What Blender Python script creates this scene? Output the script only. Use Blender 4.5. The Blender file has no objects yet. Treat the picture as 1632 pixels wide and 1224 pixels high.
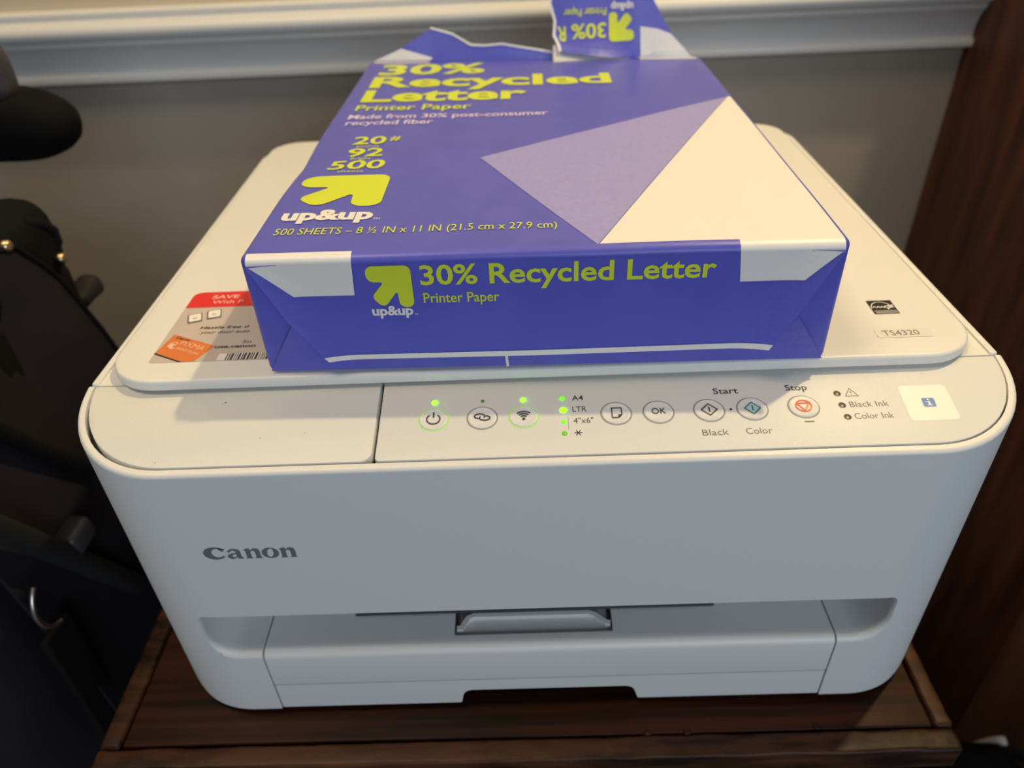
import bpy, bmesh, math, random
from mathutils import Vector, Matrix, noise
from mathutils.geometry import tessellate_polygon

random.seed(7)
S = 0.001                     # every coordinate below is in millimetres
sc = bpy.context.scene
COL = sc.collection

# ------------------------------------------------------------------ camera
PITCH, YAW, ROLL, FPX = 0.6307, -0.0236, -0.0486, 1194.02
CAM = Vector((-5.65, -207.06, 351.77))
fwd = Vector((math.sin(YAW) * math.cos(PITCH), math.cos(YAW) * math.cos(PITCH), -math.sin(PITCH)))
rgt = Vector((math.cos(YAW), -math.sin(YAW), 0))
upv = rgt.cross(fwd)
ax = math.cos(ROLL) * rgt + math.sin(ROLL) * upv
bx = -math.sin(ROLL) * rgt + math.cos(ROLL) * upv
cd = bpy.data.cameras.new('camera')
cam = bpy.data.objects.new('camera', cd)
COL.objects.link(cam)
m = Matrix((ax, bx, -fwd)).transposed().to_4x4()
m.translation = CAM * S
cam.matrix_world = m
cd.sensor_fit = 'HORIZONTAL'
cd.sensor_width = 36
cd.lens = 36 * FPX / 1632
cd.clip_start = 0.01
cd.dof.use_dof = True
cd.dof.focus_distance = 0.285
cd.dof.aperture_fstop = 8.5
sc.camera = cam

# ------------------------------------------------------------------ light
w = bpy.data.worlds.new('world')
sc.world = w
w.use_nodes = True
bg = w.node_tree.nodes['Background']
bg.inputs[0].default_value = (0.80, 0.88, 1.0, 1)
bg.inputs[1].default_value = 0.10


def lamp(name, kind, loc, power, color, target=None, **kw):
    ld = bpy.data.lights.new(name, kind)
    ld.energy = power
    ld.color = color
    for k, v in kw.items():
        setattr(ld, k, v)
    o = bpy.data.objects.new(name, ld)
    COL.objects.link(o)
    o.location = Vector(loc) * S
    if target:
        o.rotation_euler = (Vector(target) - Vector(loc)).to_track_quat('-Z', 'Y').to_euler()
    return o


# warm bulb hanging above the table, near the wall
lamp('ceiling_bulb', 'POINT', (480, 290, 1150), 28, (1.0, 0.77, 0.39), shadow_soft_size=0.016)
# soft warm fill from overhead, added to brighten the left and the shadows
lamp('overhead_fill', 'AREA', (-500, -60, 1500), 8.3, (1.0, 0.79, 0.52), (-60, 60, 160), shape='DISK', size=0.5)
# cool daylight from a window on the far side of the room, behind the camera
lamp('window_daylight', 'AREA', (700, -2300, 900), 25, (0.76, 0.88, 1.0), (0, 0, 80),
     shape='RECTANGLE', size=1.5, size_y=1.3)

vs = sc.view_settings
vs.view_transform = 'Standard'
vs.look = 'None'
vs.gamma = 1
vs.exposure = 0
vs.use_curve_mapping = False


# ------------------------------------------------------------------ materials
def srgb(r, g, b):
    f = lambda c: (c / 255 / 12.92) if c <= 10 else ((c / 255 + 0.055) / 1.055) ** 2.4
    return (f(r), f(g), f(b), 1)


def mat(name, col, rough=0.5, col2=None, nscale=30, stretch=(1, 1, 1), bump=0.0, bscale=400, metal=0.0,
        emit=0.0, ecol=None, spec=0.5, detail=6, sheen=0.0, bdist=0.0002):
    M = bpy.data.materials.new(name)
    M.use_nodes = True
    nt = M.node_tree
    b = nt.nodes['Principled BSDF']
    b.inputs['Base Color'].default_value = col
    b.inputs['Roughness'].default_value = rough
    b.inputs['Metallic'].default_value = metal
    b.inputs['Specular IOR Level'].default_value = spec
    if sheen:
        b.inputs['Sheen Weight'].default_value = sheen
    tc = nt.nodes.new('ShaderNodeTexCoord')
    if col2:
        mp = nt.nodes.new('ShaderNodeMapping')
        mp.inputs['Scale'].default_value = stretch
        nz = nt.nodes.new('ShaderNodeTexNoise')
        nz.inputs['Scale'].default_value = nscale
        nz.inputs['Detail'].default_value = detail
        rp = nt.nodes.new('ShaderNodeValToRGB')
        rp.color_ramp.elements[0].color = col
        rp.color_ramp.elements[1].color = col2
        rp.color_ramp.elements[0].position = 0.35
        rp.color_ramp.elements[1].position = 0.68
        nt.links.new(tc.outputs['Object'], mp.inputs[0])
        nt.links.new(mp.outputs[0], nz.inputs['Vector'])
        nt.links.new(nz.outputs[0], rp.inputs[0])
        nt.links.new(rp.outputs[0], b.inputs['Base Color'])
    if bump:
        n2 = nt.nodes.new('ShaderNodeTexNoise')
        n2.inputs['Scale'].default_value = bscale
        n2.inputs['Detail'].default_value = 3
        bp = nt.nodes.new('ShaderNodeBump')
        bp.inputs['Strength'].default_value = bump
        bp.inputs['Distance'].default_value = bdist
        nt.links.new(tc.outputs['Object'], n2.inputs['Vector'])
        nt.links.new(n2.outputs[0], bp.inputs['Height'])
        nt.links.new(bp.outputs[0], b.inputs['Normal'])
    if emit:
        b.inputs['Emission Color'].default_value = ecol or col
        b.inputs['Emission Strength'].default_value = emit
    return M


M = {}
M['plastic'] = mat('white_plastic', (0.74, 0.74, 0.73, 1), 0.42, bump=0.10, bscale=900)
M['panel'] = mat('white_textured_plastic', (0.72, 0.72, 0.70, 1), 0.48, bump=0.35, bscale=1500)
M['gloss'] = mat('white_lid_plastic', (0.77, 0.765, 0.74, 1), 0.38, bump=0.05, bscale=900)
M['gap'] = mat('dark_gap_plastic', (0.012, 0.012, 0.013, 1), 0.6)
M['inner'] = mat('grey_inner_plastic', (0.42, 0.42, 0.42, 1), 0.5)
M['slot'] = mat('dark_slot_plastic', (0.06, 0.062, 0.07, 1), 0.5)
M['ink'] = mat('dark_print', (0.035, 0.035, 0.04, 1), 0.5)
M['inkgrey'] = mat('grey_print', (0.16, 0.15, 0.15, 1), 0.5)
M['logogrey'] = mat('silver_grey_print', (0.16, 0.17, 0.19, 1), 0.4)
M['teal'] = mat('teal_print', (0.02, 0.17, 0.20, 1), 0.5)
M['paleteal'] = mat('pale_teal_print', (0.45, 0.66, 0.66, 1), 0.5)
M['orange'] = mat('orange_print', (0.85, 0.16, 0.05, 1), 0.5)
M['ledoff'] = mat('led_dark', (0.05, 0.045, 0.04, 1), 0.3)
M['ledgreenoff'] = mat('led_green_unlit', (0.09, 0.28, 0.04, 1), 0.3)
M['ledon'] = mat('led_green_lit', (0.2, 0.9, 0.02, 1), 0.3, emit=9.0, ecol=(0.06, 1.0, 0.002, 1))
M['leddim'] = mat('led_green_dim', (0.2, 0.8, 0.03, 1), 0.3, emit=0.7, ecol=(0.12, 1.0, 0.01, 1))
M['ledfaint'] = mat('led_green_faint', (0.15, 0.5, 0.02, 1), 0.3, emit=0.18, ecol=(0.25, 1.0, 0.01, 1))
M['ring'] = mat('button_groove', (0.30, 0.29, 0.27, 1), 0.5)
M['ringlit'] = mat('button_groove_lit', (0.3, 0.5, 0.15, 1), 0.5, emit=0.35, ecol=(0.35, 1.0, 0.06, 1))
M['stk'] = mat('sticker_white', (0.83, 0.82, 0.79, 1), 0.35)
M['stkgrey'] = mat('sticker_grey', (0.52, 0.47, 0.45, 1), 0.3, col2=(0.60, 0.50, 0.44, 1), nscale=25)
M['stkclear'] = mat('sticker_clear', (0.75, 0.745, 0.72, 1), 0.3)
M['red'] = mat('sticker_red', (0.72, 0.02, 0.018, 1), 0.35)
M['pink'] = mat('pink_print', (0.85, 0.45, 0.42, 1), 0.4)
M['stkor'] = mat('sticker_orange', (0.68, 0.19, 0.045, 1), 0.35)
M['peach'] = mat('peach_print', (0.85, 0.50, 0.34, 1), 0.4)
M['black'] = mat('black_print', (0.010, 0.010, 0.012, 1), 0.4)
M['blueicon'] = mat('blue_print', (0.08, 0.21, 0.55, 1), 0.4)
M['wrap'] = mat('violet_blue_wrapper', (0.092, 0.098, 0.53, 1), 0.38, col2=(0.102, 0.107, 0.56, 1), nscale=60,
                bump=0.12, bscale=260, bdist=0.0004)
M['lav'] = mat('lavender_print', (0.30, 0.29, 0.66, 1), 0.45, col2=(0.33, 0.315, 0.69, 1), nscale=400,
               bump=0.12, bscale=260, bdist=0.0004)
M['wwhite'] = mat('white_wrapper_print', (0.78, 0.77, 0.76, 1), 0.42, bump=0.12, bscale=260, bdist=0.0004)
M['lime'] = mat('lime_print', (0.62, 0.72, 0.035, 1), 0.42)
M['lilac'] = mat('pale_lilac_print', (0.66, 0.58, 0.86, 1), 0.45)
M['paper'] = mat('paper', (0.80, 0.80, 0.80, 1), 0.7)
M['inside'] = mat('wrapper_inside', (0.55, 0.55, 0.57, 1), 0.6)
M['wall'] = mat('wall_paint', (0.36, 0.31, 0.25, 1), 0.7, col2=(0.38, 0.325, 0.265, 1), nscale=8, bump=0.5, bscale=60,
                bdist=0.0006)
M['wallup'] = mat('wall_paint_upper', (0.60, 0.50, 0.36, 1), 0.7, bump=0.4, bscale=60, bdist=0.0006)
M['trim'] = mat('painted_trim', (0.68, 0.67, 0.65, 1), 0.4)
M['wood'] = mat('dark_stained_wood', (0.0060, 0.0021, 0.0014, 1), 0.45, spec=0.16, col2=(0.048, 0.0125, 0.0050, 1), nscale=12,
                stretch=(0.6, 14, 14), bump=0.25, bscale=90, detail=9, bdist=0.0006)
M['woodedge'] = mat('worn_wood_edge', (0.012, 0.0042, 0.0023, 1), 0.45, spec=0.2, col2=(0.088, 0.034, 0.014, 1), nscale=26,
                    stretch=(0.8, 4, 4), bump=0.4, bscale=160, detail=10, bdist=0.0006)
M['cab'] = mat('cabinet_wood', (0.050, 0.0165, 0.0090, 1), 0.5, spec=0.3, col2=(0.12, 0.041, 0.021, 1), nscale=10,
               stretch=(6, 6, 0.7), bump=0.2, bscale=70, detail=8, bdist=0.0006)
M['cablight'] = mat('cabinet_front_wood', (0.11, 0.045, 0.022, 1), 0.48, col2=(0.20, 0.084, 0.042, 1), nscale=10,
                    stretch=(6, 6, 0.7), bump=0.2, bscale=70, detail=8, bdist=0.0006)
M['floor'] = mat('floor_wood', (0.05, 0.03, 0.02, 1), 0.5, col2=(0.09, 0.055, 0.035, 1), nscale=6, stretch=(1, 8, 1))
M['navy'] = mat('navy_fabric', (0.015, 0.0125, 0.0165, 1), 0.85, col2=(0.022, 0.018, 0.023, 1), nscale=14, bump=0.5,
                bscale=600, spec=0.15)
M['blackfab'] = mat('black_fabric', (0.0045, 0.0042, 0.005, 1), 0.85, bump=0.5, bscale=700, spec=0.15)
M['brownfab'] = mat('brown_black_fabric', (0.0065, 0.0048, 0.0046, 1), 0.8, bump=0.4, bscale=600, spec=0.15)
M['foam'] = mat('black_foam', (0.003, 0.0026, 0.0025, 1), 0.8, bump=0.4, bscale=900, spec=0.15)
M['greypl'] = mat('grey_plastic', (0.045, 0.042, 0.05, 1), 0.4)
M['brass'] = mat('brass', (0.75, 0.55, 0.30, 1), 0.28, metal=1.0)
M['steel'] = mat('steel', (0.55, 0.50, 0.45, 1), 0.3, metal=1.0)
M['rubber'] = mat('black_rubber', (0.008, 0.008, 0.009, 1), 0.7)


# ------------------------------------------------------------------ helpers
def mk(name, verts, faces, material, parent=None, smooth=None):
    """verts in world mm; parent roots are unrotated empties"""
    off = Vector((0, 0, 0))
    p = parent
    while p is not None:
        off += p.location / S
        p = p.parent
    me = bpy.data.meshes.new(name)
    me.from_pydata([((v[0] - off[0]) * S, (v[1] - off[1]) * S, (v[2] - off[2]) * S) for v in verts], [], faces)
    if isinstance(material, str):
        material = M[material]
    me.materials.append(material)
    if smooth is not None:
        me.shade_smooth()
        me.set_sharp_from_angle(angle=math.radians(smooth))
    me.update()
    o = bpy.data.objects.new(name, me)
    COL.objects.link(o)
    o.parent = parent
    return o


def empty(name, loc):
    o = bpy.data.objects.new(name, None)
    COL.objects.link(o)
    o.location = Vector(loc) * S
    o.empty_display_size = 0.02
    return o


def tag(o, label=None, cat=None, kind=None, group=None):
    for k, v in (('label', label), ('category', cat), ('kind', kind), ('group', group)):
        if v:
            o[k] = v
    return o


def rpoly(pts, rad, seg=8):
    """polygon with rounded corners; rad = one radius or a list"""
    n = len(pts)
    out = []
    for i in range(n):
        P = Vector(pts[i][:2])
        r = rad[i] if isinstance(rad, (list, tuple)) else rad
        A = (Vector(pts[i - 1][:2]) - P)
        B = (Vector(pts[(i + 1) % n][:2]) - P)
        la, lb = A.length, B.length
        A.normalize()
        B.normalize()
        ang = A.angle(B)
        if r <= 0 or ang > 3.10:
            out.append(tuple(P))
            continue
        rl_ = (lambda j: rad[j % n] if isinstance(rad, (list, tuple)) else rad)
        t = min(r / math.tan(ang / 2), la * (0.49 if rl_(i - 1) > 0.25 * r else 0.97), lb * (0.49 if rl_(i + 1) > 0.25 * r else 0.97))
        rr = t * math.tan(ang / 2)
        c = P + (A + B).normalized() * (rr / math.sin(ang / 2))
        a0 = P + A * t - c
        a1 = P + B * t - c
        tot = a0.angle_signed(a1)
        for k in range(seg + 1):
            th = -tot * k / seg
            out.append((c.x + a0.x * math.cos(th) - a0.y * math.sin(th), c.y + a0.x * math.sin(th) + a0.y * math.cos(th)))
    return out


def prism(o2, lo, hi, f=lambda a, b, h: (a, b, h)):
    n = len(o2)
    v = [f(a, b, lo) for a, b in o2] + [f(a, b, hi) for a, b in o2]
    fc = [tuple(range(n))[::-1], tuple(range(n, 2 * n))]
    fc += [(i, (i + 1) % n, n + (i + 1) % n, n + i) for i in range(n)]
    return v, fc


def fixn(o):
    b = bmesh.new()
    b.from_mesh(o.data)
    bmesh.ops.recalc_face_normals(b, faces=b.faces)
    b.to_mesh(o.data)
    b.free()
    return o


def boolean(o, v, f, op):
    c = mk('cutter', v, f, 'plastic')
    fixn(o)
    fixn(c)
    # cutter verts are world; o may be offset by its parent
    off = Vector((0, 0, 0))
    p = o.parent
    while p is not None:
        off += p.location
        p = p.parent
    c.data.transform(Matrix.Translation(-off))
    md = o.modifiers.new('b', 'BOOLEAN')
    md.operation = op
    md.solver = 'EXACT'
    par = o.parent
    o.parent = None
    md.object = c
    bpy.context.view_layer.update()
    dg = bpy.context.evaluated_depsgraph_get()
    me = bpy.data.meshes.new_from_object(o.evaluated_get(dg))
    o.modifiers.clear()
    o.data = me
    o.parent = par
    bpy.data.objects.remove(c)
    return o


def bevel(o, sel, width, seg=3, prof=0.5, weld=True, clamp=True):
    """sel(co_a, co_b) in world mm picks edges"""
    off = Vector((0, 0, 0))
    p = o.parent
    while p is not None:
        off += p.location
        p = p.parent
    b = bmesh.new()
    b.from_mesh(o.data)
    if weld:
        bmesh.ops.remove_doubles(b, verts=b.verts, dist=1e-6)
    es = [e for e in b.edges if len(e.link_faces) == 2 and e.calc_face_angle(0) > 0.4
          and sel((e.verts[0].co + off) / S, (e.verts[1].co + off) / S)]
    if es:
        bmesh.ops.bevel(b, geom=es, offset=width * S, segments=seg, profile=prof, affect='EDGES', clamp_overlap=clamp)
    b.to_mesh(o.data)
    b.free()
    return o


def smooth(o, deg=35):
    o.data.shade_smooth()
    o.data.set_sharp_from_angle(angle=math.radians(deg))
    return o


def rbox_vf(c, h, r, n=(4, 4, 4), deform=None):
    """rounded box: centre c, half sizes h, radius r"""
    def coords(hh, k):
        a = [-hh, -hh + 0.25 * r, -hh + 0.6 * r, -hh + r]
        inner = [(-hh + r) + (2 * hh - 2 * r) * i / k for i in range(1, k)]
        return a + inner + [-t for t in a[::-1]]
    X, Y, Z = coords(h[0], n[0]), coords(h[1], n[1]), coords(h[2], n[2])
    idx, V, F = {}, [], []

    def vid(i, j, k):
        key = (i, j, k)
        if key not in idx:
            p = Vector((X[i], Y[j], Z[k]))
            q = Vector([max(-h[a] + r, min(h[a] - r, p[a])) for a in range(3)])
            d = p - q
            if d.length > 1e-9:
                p = q + d.normalized() * r
            p = p + Vector(c)
            if deform:
                p = Vector(deform(p))
            idx[key] = len(V)
            V.append(tuple(p))
        return idx[key]
    nx, ny, nz = len(X) - 1, len(Y) - 1, len(Z) - 1
    for i in range(nx):
        for j in range(ny):
            F.append((vid(i, j, 0), vid(i, j + 1, 0), vid(i + 1, j + 1, 0), vid(i + 1, j, 0)))
            F.append((vid(i, j, nz), vid(i + 1, j, nz), vid(i + 1, j + 1, nz), vid(i, j + 1, nz)))
    for i in range(nx):
        for k in range(nz):
            F.append((vid(i, 0, k), vid(i + 1, 0, k), vid(i + 1, 0, k + 1), vid(i, 0, k + 1)))
            F.append((vid(i, ny, k), vid(i, ny, k + 1), vid(i + 1, ny, k + 1), vid(i + 1, ny, k)))
    for j in range(ny):
        for k in range(nz):
            F.append((vid(0, j, k), vid(0, j, k + 1), vid(0, j + 1, k + 1), vid(0, j + 1, k)))
            F.append((vid(nx, j, k), vid(nx, j + 1, k), vid(nx, j + 1, k + 1), vid(nx, j, k + 1)))
    return V, F


def rbox(name, lo, hi, r, material, parent=None, n=(2, 2, 2), deform=None, deg=40):
    c = [(a + b) / 2 for a, b in zip(lo, hi)]
    h = [(b - a) / 2 for a, b in zip(lo, hi)]
    v, f = rbox_vf(c, h, min(r, min(h) * 0.98), n, deform)
    return mk(name, v, f, material, parent, deg)


def tube(path, rad, seg=12, closed=False):
    path = [Vector(p) for p in path]
    n = len(path)
    V, F = [], []
    prev = None
    for i, p in enumerate(path):
        if closed:
            t = path[(i + 1) % n] - path[i - 1]
        else:
            t = path[min(i + 1, n - 1)] - path[max(i - 1, 0)]
        t.normalize()
        if prev is None:
            u = t.orthogonal().normalized()
        else:
            u = (prev - t * prev.dot(t)).normalized()
        prev = u
        v = t.cross(u)
        r = rad[i] if isinstance(rad, (list, tuple)) else rad
        for k in range(seg):
            a = 2 * math.pi * k / seg
            V.append(tuple(p + u * (r * math.cos(a)) + v * (r * math.sin(a))))
    m_ = n if closed else n - 1
    for i in range(m_):
        for k in range(seg):
            j = (i + 1) % n
            F.append((i * seg + k, i * seg + (k + 1) % seg, j * seg + (k + 1) % seg, j * seg + k))
    if not closed:
        F.append(tuple(range(seg))[::-1])
        F.append(tuple((n - 1) * seg + k for k in range(seg)))
    return V, F


# 2-D drawing -> (verts2d, faces)
def merge(*sh):
    V, F = [], []
    for v, f in sh:
        o = len(V)
        V += list(v)
        F += [tuple(i + o for i in q) for q in f]
    return V, F


def fill(*loops):
    vv = [[Vector((p[0], p[1], 0)) for p in l] for l in loops]
    tri = tessellate_polygon(vv)
    flat = [tuple(p[:2]) for l in loops for p in l]
    out = []
    for t in tri:
        a, b_, c = (Vector(flat[i]) for i in t)
        cr = (b_ - a).cross(c - a)
        if abs(cr) < 1e-9:
            continue
        out.append(tuple(t) if cr > 0 else tuple(t)[::-1])
    return flat, out


def ribbon(pts, wd, closed=False):
    n = len(pts)
    P = [Vector(p[:2]) for p in pts]
    V, F = [], []
    for i in range(n):
        a = P[i - 1] if (closed or i > 0) else None
        c = P[(i + 1) % n] if (closed or i < n - 1) else None
        d1 = (P[i] - a).normalized() if a is not None else None
        d2 = (c - P[i]).normalized() if c is not None else None
        if d1 is None:
            d1 = d2
        if d2 is None:
            d2 = d1
        n1 = Vector((-d1.y, d1.x))
        n2 = Vector((-d2.y, d2.x))
        mm = n1 + n2
        if mm.length < 1e-6:
            mm = n1
        mm.normalize()
        k = 1 / max(0.35, mm.dot(n1))
        ww = wd[i] if isinstance(wd, (list, tuple)) else wd
        V.append(tuple(P[i] + mm * (ww / 2 * k)))
        V.append(tuple(P[i] - mm * (ww / 2 * k)))
    for i in range(n if closed else n - 1):
        j = (i + 1) % n
        F.append((2 * i, 2 * i + 1, 2 * j + 1, 2 * j))
    return V, F


def arc(cx, cy, rx, ry, a0, a1, n=20):
    return [(cx + rx * math.cos(math.radians(a0 + (a1 - a0) * i / n)),
             cy + ry * math.sin(math.radians(a0 + (a1 - a0) * i / n))) for i in range(n + 1)]


def disc(cx, cy, rx, ry=None, n=24):
    return fill(arc(cx, cy, rx, ry or rx, 0, 360, n)[:-1])


def rect(x0, y0, x1, y1):
    return [(x0, y0), (x1, y0), (x1, y1), (x0, y1)], [(0, 1, 2, 3)]


_cap = {}


def raw_text(body, bold):
    cu = bpy.data.curves.new('t', 'FONT')
    cu.body = body
    cu.size = 1
    cu.offset = bold
    cu.resolution_u = 3
    o = bpy.data.objects.new('t', cu)
    COL.objects.link(o)
    dg = bpy.context.evaluated_depsgraph_get()
    me = bpy.data.meshes.new_from_object(o.evaluated_get(dg))
    v = [(p.co.x, p.co.y) for p in me.vertices]
    f = []
    for q in me.polygons:
        ids = list(q.vertices)
        a = sum(v[ids[i - 1]][0] * v[ids[i]][1] - v[ids[i]][0] * v[ids[i - 1]][1] for i in range(len(ids)))
        f.append(tuple(ids) if a > 0 else tuple(ids[::-1]))
    bpy.data.objects.remove(o)
    bpy.data.meshes.remove(me)
    return v, f


def text(body, x0, x1, base, cap, bold=0.0, skew=0.0, tilt=0.0):
    if bold not in _cap:
        v, _ = raw_text('H', bold)
        _cap[bold] = max(p[1] for p in v) - min(p[1] for p in v)
    v, f = raw_text(body, bold)
    a = min(p[0] for p in v)
    b_ = max(p[0] for p in v)
    kx = (x1 - x0) / (b_ - a)
    ky = cap / _cap[bold]
    return [(x0 + (p[0] - a) * kx + skew * p[1] * ky, base + p[1] * ky + tilt * (p[0] - a) * kx) for p in v], f


def xf(sh, f):
    return [f(*p) for p in sh[0]], sh[1]


def lay(name, sh, f, material, parent, both=False):
    """lay a flat print on a surface: f(u, v) -> world mm"""
    return mk(name, [f(*p) for p in sh[0]], sh[1], material, parent)


def gridcut(sh, step):
    b = bmesh.new()
    vs_ = [b.verts.new((p[0], p[1], 0)) for p in sh[0]]
    for q in sh[1]:
        try:
            b.faces.new([vs_[i] for i in q])
        except ValueError:
            pass
    for a in (0, 1):
        lo = min(p[a] for p in sh[0])
        hi = max(p[a] for p in sh[0])
        k = math.ceil(lo / step)
        while k * step < hi:
            co = [0, 0, 0]
            no = [0, 0, 0]
            co[a] = k * step
            no[a] = 1
            bmesh.ops.bisect_plane(b, geom=b.verts[:] + b.edges[:] + b.faces[:], plane_co=co, plane_no=no, dist=1e-5)
            k += 1
    b.verts.index_update()
    v = [(p.co.x, p.co.y) for p in b.verts]
    f = [tuple(x.index for x in q.verts) for q in b.faces]
    b.free()
    return v, f


def sheet(name, outline, f, thick, material, parent, step=None):
    """thin solid sheet: outline in (u,v), f(u,v,t) -> world mm, t in 0..thick"""
    v, fc = fill(outline)
    if step:
        v, fc = gridcut((v, fc), step)
    b = bmesh.new()
    vv = [b.verts.new((p[0], p[1], 0)) for p in v]
    for q in fc:
        try:
            b.faces.new([vv[i] for i in q])
        except ValueError:
            pass
    g = bmesh.ops.extrude_face_region(b, geom=b.faces[:])
    for e in g['geom']:
        if isinstance(e, bmesh.types.BMVert):
            e.co.z = thick
    bmesh.ops.recalc_face_normals(b, faces=b.faces)
    b.verts.index_update()
    V = [f(p.co.x, p.co.y, p.co.z) for p in b.verts]
    F = [tuple(x.index for x in q.verts) for q in b.faces]
    b.free()
    o = mk(name, V, F, material, parent)
    return fixn(o)


# ------------------------------------------------------------------ the setting
WY = 500            # wall plane
FZ = -620           # floor
fl = mk('floor', *prism([(-900, -900), (900, -900), (900, WY + 60), (-900, WY + 60)], FZ - 40, FZ), 'floor')
tag(fl, kind='structure')
wl = mk('wall_back', *prism([(-900, WY), (900, WY), (900, WY + 60), (-900, WY + 60)], FZ, 215), 'wall')
tag(wl, kind='structure')
wu = mk('wall_upper', *prism([(-900, WY), (900, WY), (900, WY + 60), (-900, WY + 60)], 215, 1500), 'wallup')
tag(wu, kind='structure')
# chair rail profile: (distance out of the wall, height)
prof = [(0, 247), (9, 247), (11.5, 245.5), (12, 243), (11, 241), (11.5, 239.8), (17, 239.2), (21.5, 237.5), (24, 234.5),
        (24.5, 231.5), (23.5, 228), (21, 225.2), (18.5, 224), (18, 220.5), (14.5, 217.5), (11.5, 213), (9.5, 207.5),
        (8.6, 202), (8.6, 197.5), (10, 196), (12.2, 195), (13, 192.2), (12.2, 189.4), (9, 188), (4, 186.5), (0, 186)]
pv = [(-900, WY - p, z) for p, z in prof] + [(900, WY - p, z) for p, z in prof]
n = len(prof)
pf = [(i, i + 1, n + i + 1, n + i) for i in range(n - 1)] + [tuple(range(n)), tuple(range(n, 2 * n))[::-1],
                                                            (0, n, 2 * n - 1, n - 1)]
rail = fixn(mk('trim_1', pv, pf, 'trim'))
smooth(rail, 40)
tag(rail, kind='structure')

# ------------------------------------------------------------------ side table
tb = empty('side_table', (-14, 200, FZ))
tag(tb, 'dark stained wooden side table with a worn edge moulding under the printer', 'table')
TX0, TX1, TY0, TY1 = -221, 193, -27, 486


def jag(p):
    return p


rbox('table_top', (TX0 + 11.5, TY0 + 12, -17), (TX1 - 9.5, TY1, 0), 1.2, 'wood', tb, (6, 4, 1))


def worn(p):
    k = noise.noise(Vector((p.x * 0.05, p.y * 0.05, p.z * 0.1)))
    k2 = noise.noise(Vector((p.x * 0.22, p.y * 0.22, 3.1)))
    return (p.x + 0.5 * k2, p.y + 0.7 * k, p.z + (0.5 * k2 if p.z > -2 else 0))


rbox('edge_moulding', (TX0, TY0, -16), (TX1 - 0.2, TY0 + 11.2, 0.4), 2.2, 'woodedge', tb, (90, 2, 2), worn)
rbox('edge_moulding', (TX0, TY0 + 11.2, -16), (TX0 + 10.8, TY1, 0.4), 2.2, 'woodedge', tb, (2, 90, 2), worn)
rbox('edge_moulding', (TX1 - 8.8, TY0 + 11.2, -16), (TX1, TY1, 1.2), 2.2, 'woodedge', tb, (2, 90, 2), worn)
rbox('apron', (TX0 + 25, TY0 + 22, -100), (TX1 - 25, TY0 + 40, -16.5), 1.5, 'wood', tb)
rbox('apron', (TX0 + 25, TY1 - 40, -100), (TX1 - 25, TY1 - 22, -16.5), 1.5, 'wood', tb)
rbox('apron', (TX0 + 22, TY0 + 40, -100), (TX0 + 40, TY1 - 40, -16.5), 1.5, 'wood', tb)
rbox('apron', (TX1 - 40, TY0 + 40, -100), (TX1 - 22, TY1 - 40, -16.5), 1.5, 'wood', tb)
for x in (TX0 + 20, TX1 - 62):
    for y in (TY0 + 20, TY1 - 62):
        rbox('leg', (x, y, FZ), (x + 42, y + 42, -16.5), 3, 'wood', tb)
# small nail heads along the worn right end of the front edge
for x, y in ((128.5, -14.3), (66, -15.2), (47, -15.0)):
    v, f = rbox_vf((x, y, 0.4), (1.6, 1.2, 0.7), 0.6, (1, 1, 1))
    mk('nail_head', v, f, 'woodedge', tb, 60)

# ------------------------------------------------------------------ tall cabinet on the right
CX = 390
cb = empty('wooden_cabinet', (CX + 200, 250, FZ))
tag(cb, 'tall dark brown wooden cabinet standing against the wall beside the table', 'cabinet')
rbox('side_panel', (CX, 168, FZ + 60), (CX + 400, WY - 1, 520), 1.5, 'cab', cb)
rbox('side_front_board', (CX - 5, 60, FZ), (CX + 395, 168, 520), 1.5, 'cablight', cb)  # front strip of the side, in a lighter wood tone than the panel
rbox('side_rail', (CX - 4, 168, FZ), (CX + 395, WY - 1, FZ + 60), 1.5, 'cab', cb)

# ------------------------------------------------------------------ black bag on the floor, right of the table
bgp = empty('tote_bag', (340, 90, FZ))
tag(bgp, 'black bag with pale trim standing between the table and the cabinet', 'bag')
rbox('body', (296, 10, FZ), (376, 112, -246), 18, 'blackfab', bgp, (4, 6, 12),
     lambda p: (p.x + 4 * noise.noise(p * 0.02), p.y + 4 * noise.noise(p * 0.03), p.z + 10 * noise.noise(p * 0.015)))
hp = [(362, 40 + 60 * t, -252 + 34 * math.sin(math.pi * t)) for t in [i / 14 for i in range(15)]]
mk('handle', *tube(hp, 5, 10), 'rubber', bgp, 60)
tp = [(318 + 54 * t, 113 + 2 * math.sin(5 * t), -258 - 26 * (1 - t) + 4 * math.sin(9 * t)) for t in [i / 12 for i in range(13)]]
mk('pale_trim', *tube(tp, 4.0, 8), 'inside', bgp, 60)

# ------------------------------------------------------------------ printer
PR = empty('printer', (0, 165, 0))
tag(PR, 'white inkjet printer and scanner with a button panel on the wooden table', 'printer')
HX = 189.5
slope = lambda y: 163.0 + 0.21 * y


def xz(a, b, h):
    return (a, h, b)


def yz(a, b, h):
    return (h, a, b)


outl = rpoly([(-HX, 0), (HX, 0), (HX, 344), (-HX, 344)], [43, 43, 25, 25], 16)
body = mk('body', *prism(outl, 5, 200), 'plastic', PR)
body = boolean(body, *prism(rpoly([(-HX - 0.0, 5), (HX + 0.0, 5), (HX, 260), (-HX, 260)], [24, 24, 0, 0], 12), -20, 360, xz),
               'INTERSECT')
body = boolean(body, *prism([(-20, slope(-20)), (46.5, slope(46.5)), (46.5, 150), (360, 150), (360, -20), (-20, -20)],
                            -260, 260, yz), 'INTERSECT')
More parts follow.
